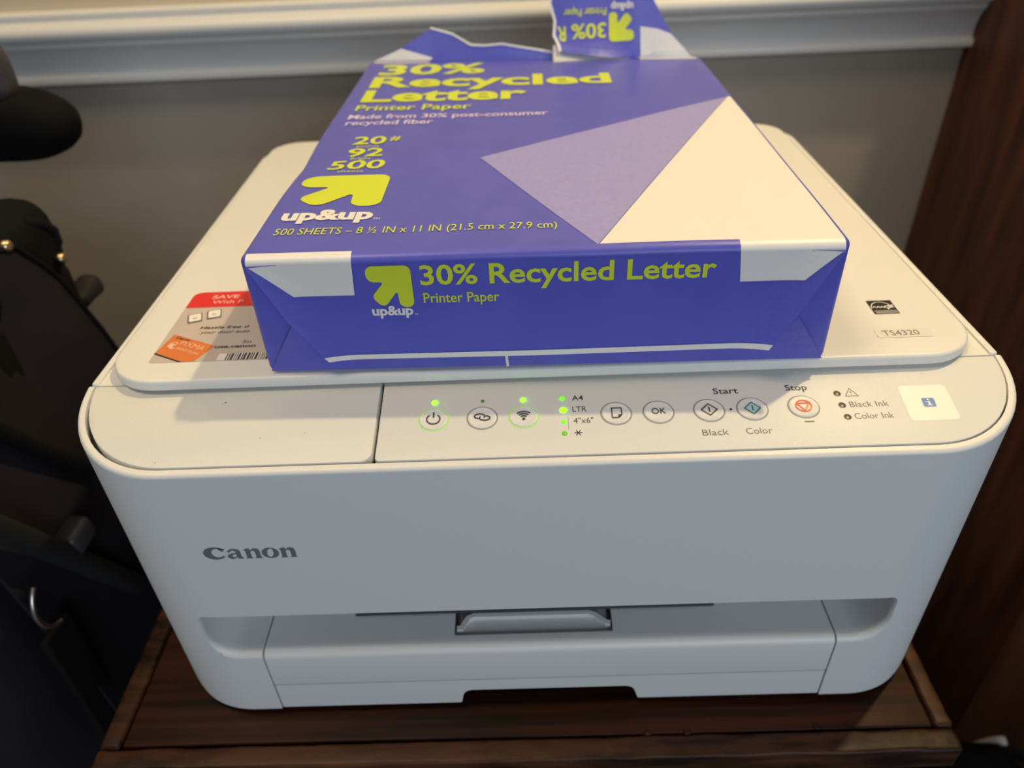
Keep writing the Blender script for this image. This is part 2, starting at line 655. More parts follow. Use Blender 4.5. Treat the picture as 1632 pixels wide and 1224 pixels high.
# rounded top rim
bevel(body, lambda a, b: abs(a.z - slope(a.y)) < 0.3 and abs(b.z - slope(b.y)) < 0.3 and a.y < 46 and b.y < 46.6
      and not (abs(a.y - 46.5) < 0.1 and abs(b.y - 46.5) < 0.1), 1.6, 4)
# panel well
well = rpoly([(-HX + 3.2, 3.0), (HX - 3.2, 3.0), (HX - 3.2, 80), (-HX + 3.2, 80)], [40, 40, 0, 0], 16)
body = boolean(body, *prism(well, 0, 1, lambda a, b, h: (a, b, slope(b) + (-6 if h == 0 else 30))), 'DIFFERENCE')
# output recess in the front
rings = []
for yy, of in ((-8, 3.2), (0.0, 3.2), (0.25, 2.2), (0.8, 1.2), (1.7, 0.45), (3.2, 0.0), (34, 0.0)):
    rings.append([(a, yy, b_) for a, b_ in rpoly([(-155 - of, 50 - of), (152.5 + of, 50 - of), (152.5 + of * 0.8, 78.5), (-155 - of * 0.8, 78.5)],
                                                 [14 + of, 14 + of, 5, 5], 10)])
nn = len(rings[0])
cvv = [p for r_ in rings for p in r_]
cff = [(k * nn + q, k * nn + (q + 1) % nn, (k + 1) * nn + (q + 1) % nn, (k + 1) * nn + q) for k in range(len(rings) - 1) for q in range(nn)]
cff += [tuple(range(nn))[::-1], tuple((len(rings) - 1) * nn + q for q in range(nn))]
body = boolean(body, cvv, cff, 'DIFFERENCE')
# room for the front tray
body = boolean(body, *prism([(-132.8, -20), (132.8, -20), (132.8, 60), (-132.8, 60)], -12, 46, xz), 'DIFFERENCE')
smooth(body, 30)
wn = body.modifiers.new('weighted_normal', 'WEIGHTED_NORMAL')
wn.keep_sharp = True
wn.weight = 100
# dark cavity wall with the paper slot
rbox('paper_slot', (-92, 19.8, 50.0), (80.5, 33.5, 51.2), 0.3, 'slot', PR, (1, 1, 1))
# front tray: rounded lip over a flat shelf
lip = rpoly([(0, 25.3), (0, 50), (45, 50), (45, 25.3)], [0.6, 4.2, 0, 0], 6)
tray = mk('output_tray', *prism(lip, -132, 132, yz), 'plastic', PR)
tray = boolean(tray, *prism(rpoly([(-43.5, 7.5), (31, 7.5), (31, 30), (-43.5, 30)], 1.0, 3), 46.2, 70), 'DIFFERENCE')
smooth(tray, 30)
low = rpoly([(-132, 6), (-43, 6), (-41, 16.5), (41, 16.5), (44, 6), (132, 6), (132, 24.9), (-132, 24.9)],
            [0.5, 1.0, 5, 5, 1.0, 0.5, 0.4, 0.4], 6)
smooth(fixn(mk('tray_cover', *prism(low, 0.2, 8, xz), 'plastic', PR)), 30)
rbox('notch_shade_block', (-131, 10, 5), (131, 45, 25), 0.5, 'rubber', PR, (1, 1, 1))  # black block stands in for the shadow seen through the notch
# pull-out stop lying in the shelf pocket
rbox('tray_stop', (-41.5, 11, 46.2), (29.2, 29.5, 47.6), 0.5, 'plastic', PR, (2, 2, 1))
rp = [(-42.5, 11.5), (-40.2, 11.6), (-37.4, 17.2), (-34.5, 18.4), (20.5, 18.4), (23.2, 17.2), (28.2, 12.6), (30.2, 12.4)]
rv, rf = ribbon(rp, 2.2)
stp = fixn(mk('stop_ridge', *merge(*[prism([rv[i] for i in q], 47.3, 50.3) for q in rf]), 'gloss', PR))
for x in (-43.0, 30.4):
    rbox('hinge_gap', (x - 0.5, 12.5, 46.6), (x + 0.5, 26, 50.05), 0.3, 'gap', PR, (1, 1, 1))
for x in (-150, 132):
    for y in (40, 290):
        rbox('foot', (x, y, 0), (x + 20, y + 14, 6.5), 2, 'rubber', PR)

# scanner unit behind the panel
su = rpoly([(-188, 46.8), (188, 46.8), (188, 342), (-188, 342)], [1.5, 1.5, 25, 25], 8)
scan = mk('scanner_unit', *prism(su, 150, 173.6), 'plastic', PR)
bevel(scan, lambda a, b: a.z > 173 and b.z > 173, 1.0, 3)
si = rpoly([(-184.6, 40), (184.6, 40), (184.6, 338), (-184.6, 338)], [0, 0, 22, 22], 8)
scan = boolean(scan, *prism(si, 172.7, 190), 'DIFFERENCE')
smooth(scan, 30)
lb = rpoly([(-170, 50), (168, 50), (168, 318), (-170, 318)], [6, 6, 18, 18], 6)
mk('lid_pad', *prism(lb, 172.6, 174), 'inner', PR)
LS, LXO, LYO, LZ = 1.029, 0.16, 6.0, 178.4      # lid measurements -> mm on the lid plane
lo_ = rpoly([(LS * a + LXO, LS * b_ + LYO) for a, b_ in ((-176.6, 33.4), (174.6, 33.4), (174.6, 323), (-176.6, 323))], [23, 23, 20, 20], 12)
lid = fixn(mk('lid', *prism(lo_, LZ - 5.0, LZ), 'gloss', PR))
bevel(lid, lambda a, b: a.z > LZ - 0.2 and b.z > LZ - 0.2, 1.6, 4)
bevel(lid, lambda a, b: a.z < LZ - 4.8 and b.z < LZ - 4.8, 1.0, 3)
smooth(lid, 30)

# panel pieces
pz = lambda x, y, e=0.0: (x, y, slope(y) + e)


def panel_piece(name, o2, parent):
    o = mk(name, *prism(o2, 0, 1, lambda a, b, h: pz(a, b, -4.5 if h == 0 else 0.15)), 'panel', parent)
    fixn(o)
    bevel(o, lambda a, b: a.z > slope(a.y) - 1 and b.z > slope(b.y) - 1, 0.5, 2)
    return smooth(o, 30)


XS = -64.6
cover = panel_piece('ink_cover', rpoly([(-HX + 4.0, 3.9), (XS - 0.65, 3.9), (XS - 0.65, 46.2), (-HX + 4.0, 46.2)],
                                       [44, 4.5, 0, 0], 14), PR)
ctrl = panel_piece('control_panel', rpoly([(XS + 0.65, 3.9), (HX - 3.8, 3.9), (HX - 3.8, 46.2), (XS + 0.65, 46.2)],
                                          [2.0, 39, 0, 0], 14), PR)
mk('seam', *prism([(XS - 4, 3.4), (XS + 4, 3.4), (XS + 4, 46), (XS - 4, 46)], 0, 1,
                  lambda a, b, h: pz(a, b, -5.9 if h == 0 else -4.4)), 'gap', PR)
v, f = fill(rpoly([(-HX + 3.3, 3.1), (-120, 3.1), (-120, 46), (-HX + 3.3, 46)], [40, 0, 0, 0], 12))
mk('cover_gap', *prism([p for p in rpoly([(-HX + 3.4, 3.2), (-100, 3.2), (-100, 46), (-HX + 3.4, 46)], [40, 0, 0, 0], 12)],
                       0, 1, lambda a, b, h: pz(a, b, -5.9 if h == 0 else -4.7)), 'gap', PR)
P1 = lambda u, v_: pz(u, v_, 0.22)      # print on the panel


def button(x, y, name, lit=False):
    rx, ry = 6.0, 5.5
    g = merge(ribbon(arc(x, y, rx - 0.05, ry - 0.05, 0, 360, 40)[:-1], 0.55, True))
    bt_o = arc(x, y, rx - 0.3, ry - 0.3, 0, 360, 40)[:-1]
    V, F = [], []
    lev = [(1.0, -0.6), (1.0, 0.35), (0.965, 0.6), (0.90, 0.72), (0.84, 0.62), (0.5, 0.5), (0.02, 0.48)]
    for k, (s, e) in enumerate(lev):
        for (a, b_) in bt_o:
            V.append(pz(x + (a - x) * s, y + (b_ - y) * s, e))
    nn = len(bt_o)
    for k in range(len(lev) - 1):
        for i in range(nn):
            F.append((k * nn + i, k * nn + (i + 1) % nn, (k + 1) * nn + (i + 1) % nn, (k + 1) * nn + i))
    F.append(tuple((len(lev) - 1) * nn + i for i in range(nn)))
    b = mk('button', V, F, 'plastic', PR, 35)
    lay('groove', g, P1, 'ringlit' if lit else 'ring', b)
    return b


BI = lambda u, v_: pz(u, v_, 0.80)
YB = 22.6
icons = {}
b = button(-42.6, YB, 'power', True)
lay('icon', merge(ribbon(arc(-42.6, YB - 0.2, 2.6, 2.4, 128, 412, 26), 0.5), ribbon([(-42.6, YB + 0.6), (-42.6, YB + 3.2)], 0.55)),
    BI, 'ink', b)
b = button(-23.4, YB, 'link')
lk = [(-24.4 + 2.3 * math.cos(t) * 0.9, YB + 1.1 * math.sin(t) + 0.45) for t in [math.radians(d) for d in range(-40, 275, 15)]]
lk2 = [(-22.4 - (p[0] + 24.4), 2 * YB - p[1]) for p in lk]
lay('icon', merge(ribbon(lk, 0.5), ribbon(lk2, 0.5)), BI, 'ink', b)
b = button(-7.1, YB, 'wifi', True)
lay('icon', merge(disc(-7.1, YB - 1.5, 0.6), *[ribbon(arc(-7.1, YB - 1.6, r, r * 0.95, 48, 132, 12), 0.5)
                                              for r in (1.7, 2.8, 3.9)]), BI, 'ink', b)
b = button(29.1, YB, 'paper')
lay('icon', merge(ribbon([(27.4, YB + 2.3), (31.2, YB + 2.3), (31.2, YB - 1.1), (29.9, YB - 2.4), (27.4, YB - 2.4)], 0.42, True),
                  fill([(29.7, YB - 2.4), (29.9, YB - 0.9), (31.2, YB - 1.1)])), BI, 'ink', b)
b = button(45.6, YB, 'ok')
lay('icon', text('OK', 42.9, 48.5, 21.4, 2.7, 0.0), BI, 'ink', b)
for x, mt in ((65.3, 'ink'), (82.1, 'teal')):
    b = button(x, YB, 'start')
    if mt == 'teal':
        lay('icon_fill', fill([(x - 2.8, YB), (x, YB - 2.5), (x + 2.8, YB), (x, YB + 2.5)]), lambda u, v_: pz(u, v_, 0.74),
            'paleteal', b)
    lay('icon', merge(ribbon([(x - 3.1, YB), (x, YB - 2.8), (x + 3.1, YB), (x, YB + 2.8)], 0.42, True),
                      ribbon([(x, YB - 1.3), (x, YB + 1.3)], 0.55)), BI, mt, b)
b = button(102.0, YB + 0.2, 'stop')
lay('icon', merge(ribbon(arc(102, YB + 0.3, 3.0, 2.7, 0, 360, 30)[:-1], 0.5, True),
                  ribbon([(99.6, YB + 1.6), (104.4, YB + 1.6), (102, YB - 2.1)], 0.5, True)), BI, 'orange', b)
# lamps
P0 = lambda u, v_: pz(u, v_, 0.15)


def led(x, y, r, mt, h=0.45):
    V, F = [], []
    nn = 28
    for s, e in ((1, -0.2), (1, 0.25 * h + 0.15), (0.75, 0.75 * h + 0.15), (0.3, h + 0.15)):
        for i in range(nn):
            a = 2 * math.pi * i / nn
            V.append(pz(x + r * s * math.cos(a), y + r * s * math.sin(a), e))
    for k in range(3):
        for i in range(nn):
            F.append((k * nn + i, k * nn + (i + 1) % nn, (k + 1) * nn + (i + 1) % nn, (k + 1) * nn + i))
    F.append(tuple(3 * nn + i for i in range(nn)))
    return mk('indicator_light', V, F, mt, PR, 60)


tag(led(-42.6, 31.2, 1.15, 'ledon'), 'lit green indicator light')
led(-23.4, 31.1, 0.75, 'ledgreenoff')
tag(led(-7.2, 31.1, 1.1, 'ledon'), 'lit green indicator light')
led(8.4, 31.1, 1.15, 'leddim')
tag(led(8.5, 25.2, 1.4, 'ledon'), 'lit green indicator light')
led(8.4, 19.4, 1.1, 'leddim')
led(8.4, 13.8, 1.1, 'ledfaint')
for x, y in ((116.8, 28.9), (117.0, 23.0), (117.3, 17.2)):
    led(x, y, 1.25, 'ledoff', 0.2)
    lay('light_rim', ribbon(arc(x, y, 1.35, 1.3, 0, 360, 20)[:-1], 0.25, True), P1, 'inkgrey', PR)
# panel lettering
T = lambda body_, x0, x1, y, cap, mt='ink', bold=0.0, skew=0: lay('lettering', text(body_, x0, x1, y, cap, bold, skew), P1, mt, ctrl)
T('A4', 12.3, 16.8, 29.9, 2.6, bold=0.008)
T('LTR', 12.2, 17.7, 24.2, 2.6)
T('4"x6"', 12.2, 20.0, 18.5, 2.6)
lay('lettering', merge(*[ribbon([(13.7 - 1.5 * c_, 13.9 - 1.4 * s_), (13.7 + 1.5 * c_, 13.9 + 1.4 * s_)], 0.36)
                         for c_, s_ in ((1, 0), (0.55, 0.85), (0.55, -0.85))]), P1, 'ink', ctrl)
T('Start', 68.6, 78.5, 30.8, 2.9, bold=0.012)
T('Stop', 97.3, 105.9, 31.3, 2.9, bold=0.012)
T('Black', 60.7, 70.7, 10.6, 2.8, 'inkgrey')
T('Color', 77.3, 87.2, 10.7, 2.8, 'inkgrey')
lay('lettering', disc(73.8, 22.8, 0.55), P1, 'ink', ctrl)
T('Black Ink', 119.9, 134.9, 21.9, 2.7, 'inkgrey')
T('Color Ink', 120.0, 134.9, 16.1, 2.7, 'inkgrey')
lay('lettering', merge(ribbon([(119.7, 27.4), (124.7, 27.4), (122.2, 31.3)], 0.32, True),
                       ribbon([(122.2, 30.0), (122.2, 28.7)], 0.34), disc(122.2, 28.1, 0.2)), P1, 'inkgrey', ctrl)
lay('tactile_mark', rect(100.4, 15.3, 104.1, 15.9), P1, 'inkgrey', ctrl)
lay('light_guide_line', rect(10.1, 15.5, 10.25, 22), P1, 'ring', ctrl)
# specks on the ink cover
for x, y, r in ((-128, 35, 0.5), (-129.3, 34.3, 0.25), (-110, 16.5, 0.25), (-93, 18.5, 0.22), (-148, 6.4, 0.3)):
    lay('speck', disc(x, y, r, r * 0.6, 8), P1, 'inkgrey', cover)
# sticker with an information symbol
qs = lay('code_sticker', fill(rpoly([(140.6, 14.2), (159.3, 14.2), (159.6, 31.7), (141.2, 31.7)], 2.0, 5)), P1, 'stk', PR)
P2 = lambda u, v_: pz(u, v_, 0.30)
lay('information_symbol', fill(rpoly([(147.8, 20.7), (152.6, 20.7), (152.9, 25.1), (148.1, 25.1)], 0.6, 3)), P2, 'blueicon', qs)
lay('information_symbol', merge(disc(150.4, 24.2, 0.42), rect(150.0, 21.5, 150.8, 23.4), rect(149.5, 23.0, 150.3, 23.4),
                                rect(149.4, 21.3, 151.4, 21.7)), lambda u, v_: pz(u, v_, 0.36), 'stk', qs)

# stickers on the lid
L = lambda e: (lambda u, v_: (LS * u + LXO, LS * v_ + LYO, LZ + e))
ps = lay('promo_sticker', fill(rpoly([(-160.4, 46.6), (-62, 46.6), (-62, 105.3), (-160.4, 105.3)], [1.5, 1, 3, 4], 5)), L(0.12), 'stkgrey', PR)
lay('red_header', fill(rpoly([(-160.2, 90.9), (-62, 90.9), (-62, 105.2), (-160.2, 105.2)], [0, 0, 3, 4], 5)), L(0.2), 'red', ps)
lay('lettering', text('SAVE', -150.6, -138.0, 98.7, 3.3, 0.03), L(0.28), 'pink', ps)
lay('lettering', text('With P', -149.2, -134.8, 93.9, 3.0, 0.01), L(0.28), 'pink', ps)
for (cx_, cy_, a) in ((-152.7, 81.5, 18), (-144.9, 84.4, 16)):
    def rot(sx, sy, ex=0, ey=0, cx_=cx_, cy_=cy_, a=a):
        c_, s_ = math.cos(math.radians(a)), math.sin(math.radians(a))
        q = rpoly([(-sx, -sy), (sx, -sy), (sx, sy), (-sx, sy)], 0.8, 4)
        return [(cx_ + ex + p[0] * c_ - p[1] * s_, cy_ + ey + p[0] * s_ + p[1] * c_) for p in q]
    lay('key_picture', fill(rot(3.2, 4.1)), L(0.2), 'inkgrey', ps)
    lay('key_picture', fill(rot(2.6, 3.2, -0.05, 0.5)), L(0.26), 'stk', ps)
    lay('key_picture', fill(rot(0.9, 0.25, 0.1, -0.1)), L(0.32), 'inkgrey', ps)
lay('lettering', text('Hassle free d', -147.4, -126.2, 71.9, 2.3, 0.02, 0.2), L(0.2), 'ink', ps)
lay('lettering', text('your door auto', -145.9, -124.6, 68.0, 2.3, 0.005, 0.2), L(0.2), 'ink', ps)
lay('lettering', text('Su', -125.3, -121.6, 59.5, 2.2, 0.0, 0.2), L(0.2), 'ink', ps)
lay('lettering', text('usa.canon', -135.9, -118.6, 56.2, 2.3, 0.03), L(0.2), 'ink', ps)
lay('barcode_ground', rect(-132.4, 46.7, -100, 51.8), L(0.18), 'stk', ps)
x = -128.8
bars = []
random.seed(3)
while x < -103:
    wd = random.choice((0.35, 0.5, 0.8, 1.0))
    bars.append(rect(x, 46.8, x + wd, 51.7))
    x += wd + random.choice((0.3, 0.4, 0.55))
lay('barcode', merge(*bars), L(0.24), 'ink', ps)
lay('orange_badge', fill([(-157.2, 68.4), (-160.1, 53.9), (-146.9, 46.7), (-141.5, 46.7), (-136.2, 58.0)]), L(0.18), 'stkor', ps)
lay('badge_stripe', fill([(-160.3, 54.1), (-160.3, 53.1), (-148.0, 46.65), (-146.4, 46.65)]), L(0.22), 'black', ps)
tl = -0.52
lay('lettering', text('Canon', -155.4, -148.6, 65.0, 1.7, 0.03, 0.2, -0.42), L(0.24), 'ink', ps)
lay('lettering', text('PIXMA', -152.2, -140.6, 60.0, 3.0, 0.0, 0.35, -0.47), L(0.24), 'peach', ps)
lay('lettering', text('PRINT PLAN', -152.6, -141.8, 56.4, 1.7, 0.01, 0.35, -0.47), L(0.24), 'peach', ps)
lay('badge_mark', merge(fill([(-157.0, 59.2), (-154.6, 56.4), (-153.2, 57.2), (-154.2, 60.6), (-156.0, 61.6)]),
                        ribbon([(-155.6, 62.3), (-153.0, 61.2), (-154.0, 58.3)], 0.5)), L(0.24), 'peach', ps)
es = lay('efficiency_sticker', fill([(142.2, 64.3), (152.7, 64.3), (152.9, 75.4), (142.4, 75.4)]), L(0.12), 'black', PR)
lay('sticker_mark', merge(ribbon(arc(147.2, 68.4, 4.6, 5.6, 20, 175, 20), 0.35),
                          ribbon([(143.2, 69.4), (144.2, 70.4), (144.9, 69.3), (145.8, 70.4), (146.4, 69.3), (147.3, 70.3),
                                  (148.0, 69.2), (148.8, 70.6), (149.3, 68.0), (150.6, 70.6)], 0.4),
                          fill([(150.4, 71.6), (149.2, 70.4), (150.2, 69.9), (150.0, 68.3), (151.2, 69.4), (152.3, 69.0),
                                (151.9, 70.3), (152.5, 71.5), (151.3, 71.4), (150.7, 72.8)]),
                          ribbon([(142.9, 66.7), (152.3, 66.7)], 0.3), ribbon([(143.0, 65.7), (152.3, 65.7)], 0.3),
                          ribbon([(143.0, 64.9), (152.3, 64.9)], 0.22)), L(0.2), 'stk', es)
ms = lay('model_sticker', fill(rpoly([(136.5, 46.2), (158.7, 46.2), (159.0, 52.3), (136.8, 52.3)], 0.5, 2)), L(0.12), 'stkclear', PR)
lay('sticker_outline', ribbon(rpoly([(136.5, 46.2), (158.7, 46.2), (159.0, 52.3), (136.8, 52.3)], 0.5, 2), 0.10, True), L(0.18), 'stk', ms)
lay('lettering', text('TS4320', 139.4, 153.9, 47.6, 3.6), L(0.2), 'inkgrey', ms)

# maker's name on the front, drawn as heavy wedge-serif letters
def ring(o, i):
    nn = len(o)
    return list(o) + list(i), [(k, k + 1, nn + k + 1, nn + k) for k in range(nn - 1)]


def name_letters():
    sh = []
    XH = 5.6
    # C
    o = arc(4.9, 3.35, 4.9, 3.45, 48, 325, 30)
    i = arc(6.1, 3.5, 2.6, 2.45, 50, 318, 30)
    sh.append(ring(o, i))
    sh.append(fill([(6.4, 6.6), (9.6, 5.6), (8.3, 4.1), (7.0, 5.1)]))

    def letter_n(x):
        st = []
        st.append(fill([(x, 0), (x + 2.9, 0), (x + 2.9, 0.35), (x + 2.5, 0.6), (x + 2.5, XH), (x + 1.2, XH), (x - 0.3, XH - 0.9),
                        (x + 0.45, XH - 1.2), (x + 0.45, 0.6), (x, 0.35)]))
        st.append(fill([(x + 3.9, 0), (x + 6.9, 0), (x + 6.9, 0.35), (x + 6.5, 0.6), (x + 6.5, 4.0), (x + 6.0, 5.2), (x + 4.9, XH),
                        (x + 3.6, XH - 0.2), (x + 2.45, XH - 1.2), (x + 2.45, XH - 1.9), (x + 3.5, XH - 1.3), (x + 4.3, XH - 1.7),
                        (x + 4.4, XH - 2.6), (x + 4.4, 0.6), (x + 3.9, 0.35)]))
        return st
    # a
    x = 9.6
    sh.append(fill([(x + 0.5, 4.2), (x + 2.0, 5.4), (x + 3.9, XH), (x + 5.6, 5.1), (x + 6.1, 4.0), (x + 6.1, 1.0), (x + 7.0, 0.5),
                    (x + 6.0, -0.1), (x + 4.6, 0.1), (x + 4.1, 0.8), (x + 4.1, 3.9), (x + 3.4, 4.7), (x + 2.3, 4.5), (x + 1.2, 3.5)]))
    o = [(x + 4.15, 3.3), (x + 2.4, 3.1), (x + 0.8, 2.5), (x + 0.1, 1.5), (x + 0.7, 0.4), (x + 1.9, -0.1), (x + 3.2, 0.2), (x + 4.15, 0.9)]
    i = [(x + 4.15, 2.7), (x + 3.2, 2.5), (x + 2.5, 2.1), (x + 2.3, 1.5), (x + 2.5, 1.0), (x + 2.9, 0.8), (x + 3.5, 1.0), (x + 4.15, 1.5)]
    sh.append(ring(o, i))
    sh += letter_n(17.4)
    # o
    o = arc(28.2, 2.8, 3.6, 2.95, 0, 360, 30)
    i = [(28.2 + 1.35 * math.cos(t) + 0.35 * math.sin(t), 2.8 + 2.35 * math.sin(t)) for t in
         [math.radians(360 * k / 30) for k in range(31)]]
    sh.append(ring(o, i))
    sh += letter_n(32.3)
    return merge(*sh)


nl = name_letters()
lay('maker_name', nl, lambda u, v_: (-140.0 + u * 38.2 / 39.2, -0.12, 116.5 + v_ * 1.06), 'logogrey', PR)

# ------------------------------------------------------------------ ream of paper on the lid
RO = Vector((1.37, 41.2, LZ + 0.05))
RS = 1.029
RA = -0.0201
rc, rs = math.cos(RA), math.sin(RA)
RW, RL, RH = 217.6, 281.5, 50.4
RM = empty('paper_ream', tuple(RO + Vector((0, 140, 0))))
tag(RM, 'opened ream of printer paper in violet blue wrapper lying on the printer lid', 'paper ream')


def rw(u, v_, h):
    return (RO.x + RS * (u * rc - v_ * rs), RO.y + RS * (u * rs + v_ * rc), RO.z + RS * h)


def dz(u, v_):
    t = max(0, min(1.05, v_ / RL))
    d = -(0.7 + 2.6 * u / 109) * t * t
    d += 0.45 * noise.noise(Vector((u * 0.018, v_ * 0.014, 1.7)))
    e = max(0, 1 - abs(v_ - 95) / 50)
    d -= 1.6 * e * e * max(0, (-u - 88) / 21) ** 1.5     # dent along the left edge
    return d


def rdef(p):
    u, v_, h = p
    k = max(0, min(1, (h - 6) / 40))
    du = 0
    if u < -100:
        e = max(0, 1 - abs(v_ - 95) / 45)
        du = 2.2 * e * e * max(0, 1 - abs(h - 30) / 24)
    return rw(u + du, v_, h + dz(u, v_) * k)


V, F = rbox_vf((0, RL / 2, RH / 2), (RW / 2, RL / 2 - 0.5, RH / 2), 2.6, (26, 34, 5), rdef)
mk('wrapper', V, F, 'wrap', RM, 60)
rbox('paper_stack', (-105, 250, 1.5), (105, RL + 0.6, 46), 0.5, 'paper', RM, (1, 1, 1), lambda p: rw(*p))
ET = 0.22
RT = lambda e=ET: (lambda u, v_: rw(u, v_, RH + dz(u, v_) + e))
# printed fields on top
lay('white_field', gridcut(fill([(20.3, 1.8), (105.5, 1.8), (106.4, 2.6), (106.4, 184.0), (105.0, 184.0)]), 8), RT(), 'wwhite', RM)
lay('lavender_field', gridcut(fill([(104.6, 184.0), (-26.3, 95.7), (20.3, 2.6)]), 8), RT(0.15), 'lav', RM)
lay('white_field', gridcut(fill([(-105.5, 279.5), (-68, 279.5), (-69, 276.6), (-104, 276.6)]), 8), RT(), 'wwhite', RM)
lay('white_field', gridcut(fill([(68.5, 279.5), (105.5, 279.5), (105.0, 276), (69, 277.0)]), 8), RT(), 'wwhite', RM)


def arrow(u0, u1, v0, v1):
    q = rpoly([(0, 1), (0, 0.62), (0.37, 0.61), (0.06, 0.26), (0.31, -0.02), (0.655, 0.40), (0.68, 0), (1, 0), (1, 1)],
              [0.17, 0.17, 0.03, 0.13, 0.13, 0.03, 0.14, 0.14, 0.15], 8)
    return fill([(u0 + a * (u1 - u0), v0 + b_ * (v1 - v0)) for a, b_ in q])


def RTX(body_, x0, x1, base, cap, mt, bold=0.0, skew=0.0, tilt=0.0):
    lay('lettering', gridcut(text(body_, x0, x1, base, cap, bold, skew, tilt), 12), RT(0.32), mt, RM)


RTX('30%', -97.5, -31, 247.5, 25, 'lime', 0.03)
RTX('Recycled', -98.5, 45.2, 219.5, 24, 'lime', 0.03)
RTX('Letter', -98.5, -4.8, 190.5, 24, 'lime', 0.03)
RTX('Printer Paper', -98.5, -35.3, 173.5, 10, 'lime', 0.015)
RTX('Made from 30% post-consumer', -99.5, 6.4, 158.5, 7.5, 'lilac', 0.018)
RTX('recycled fiber', -98.9, -53.3, 148.2, 7.5, 'lilac', 0.018)
RTX('20', -89.5, -73.5, 118.5, 11, 'lime', 0.02)
RTX('#', -71.8, -66.7, 122.5, 7, 'lime', 0.01)
RTX('pounds', -86.5, -76, 114.2, 2.6, 'lime', 0.0)
RTX('92', -89.3, -72.3, 101.6, 11, 'lime', 0.02)
RTX('Bright', -86.5, -77, 97.6, 2.6, 'lime', 0.0)
RTX('500', -95.0, -69.5, 86.0, 10.5, 'lime', 0.02, 0.05)
RTX('sheets', -89.5, -77.8, 81.8, 2.6, 'lime', 0.0)
lay('arrow_emblem', gridcut(arrow(-102.4, -64.3, 44.2, 78.0), 8), RT(0.28), 'lime', RM)
RTX('up&up', -101.6, -65.4, 31.5, 10.2, 'wwhite', 0.045)
RTX('TM', -65.0, -62.2, 30.4, 1.8, 'wwhite', 0.0)
RTX('500 SHEETS \u2013 8 \u00bd IN x 11 IN (21.5 cm x 27.9 cm)', -100.8, 6.3, 18.0, 5.6, 'lime', 0.0, 0.0)

# folded front end: side tucks, bottom flap, top flap (each a thin sheet proud of the one below)
FV = lambda d: (lambda u, h, t: rw(u, 0.45 - d - t, h))
sheet('bottom_flap', [(-107.6, 1.2), (107.6, 1.2), (93.7, 22.8), (86, 33), (-86, 33), (-94.3, 23.0)], lambda u, h, t: rw(u, 0.35 - t - 1.2 * max(0, 1 - (107.6 - h * 0.64 - abs(u)) / 12) ** 2 * min(1, max(0, h - 3) / 14), h), 0.45, 'wrap', RM, 4)


def topf(u, h, t):
    # the top flap bows out a little and lies back on the edge
    lim = 84.5 + (h - 9) * 0.54
    bow = 1.1 + 1.3 * max(0, (30 - h) / 21) ** 2 * max(0, 1 - abs(u) / 130) + 2.0 * max(0, 1 - (lim - abs(u)) / 14) ** 2
    return rw(u, 0.45 - bow - t, h + (0 if h < 45 else dz(u, 0)))


tf = sheet('top_flap', [(-105.6, 47.9), (-94.3, 24.0), (-84.2, 8.8), (-60, 8.7), (86.5, 9.4), (93.7, 23.0), (105.6, 47.9)][::1], topf, 0.35,
           'wrap', RM, 4)
FP = lambda e: (lambda u, h: topf(u, h, 0.35 + e))
lay('white_field', gridcut(fill([(-104.4, 47.9), (-91.0, 35.0), (-68.6, 34.9), (-67.8, 47.9)]), 4), FP(0.3), 'wwhite', tf)
lay('white_field', gridcut(fill([(69.9, 47.9), (71.2, 36.2), (93.9, 36.4), (104.6, 47.9)]), 4), FP(0.3), 'wwhite', tf)
# the same print rolls over the top edge
def edge(u, k):
    a = math.radians(k)
    return rw(u, 2.6 - 3.75 * math.cos(a), RH - 2.6 + 2.95 * math.sin(a) + dz(u, 0))


for u0, u1, mt in ((-106.0, -67.8, 'wwhite'), (-67.8, 69.9, 'wrap'), (69.9, 106.2, 'wwhite')):
    o = lay('rolled_edge', gridcut(rect(u0, -4, u1, 95), 11), edge, mt, RM)
    smooth(o, 60)
lay('white_edge', gridcut(fill([(-84.2, 9.0), (-82.6, 7.0), (85.2, 8.0), (86.5, 10.3)]), 4), FP(0.3), 'wwhite', tf)
lay('white_edge', fill([(-14.9, 8.6), (-14.3, 0.9), (-13.3, 0.9), (-13.7, 8.6)]), lambda u, h: rw(u, -0.35, h), 'wwhite', RM)
lay('arrow_emblem', gridcut(arrow(-63.4, -47.0, 29.4, 46.6), 4), FP(0.3), 'lime', tf)


def FT(body_, x0, x1, base, cap, mt, bold):
    lay('lettering', gridcut(text(body_, x0, x1, base, cap, bold), 4), FP(0.3), mt, tf)


FT('30% Recycled Letter', -43.8, 62.2, 38.5, 8.0, 'lime', 0.02)
FT('Printer Paper', -43.4, -15.6, 31.0, 4.1, 'lime', 0.01)
FT('up&up', -63.2, -47.8, 26.2, 4.1, 'wwhite', 0.035)
FT('TM', -47.4, -46.2, 25.8, 0.8, 'wwhite', 0.0)
# side tucks: sharp triangles whose creases stay visible
for s in (-1, 1):
    sheet('side_tuck', [(s * 108.2, 2.0), (s * 108.2, 48.5), (s * 93.5, 23.0)][::-s], lambda u, h, t: rw(u, 0.30 - t + 1.6 * max(0, (abs(u) - 93.5) / 15) ** 1.5, h), 0.3, 'wrap', RM)

# torn back end: the top flap stands up, ripped along its middle
def back(u, h, t):
    g = h - RH
    return rw(u, RL + 0.6 + 0.4 * max(0, g) + t + 1.2 * math.sin(u * 0.09) * min(1, max(0, g) / 10), RH + g * 1.07 + dz(u, RL) * max(0, 1 - g / 30))


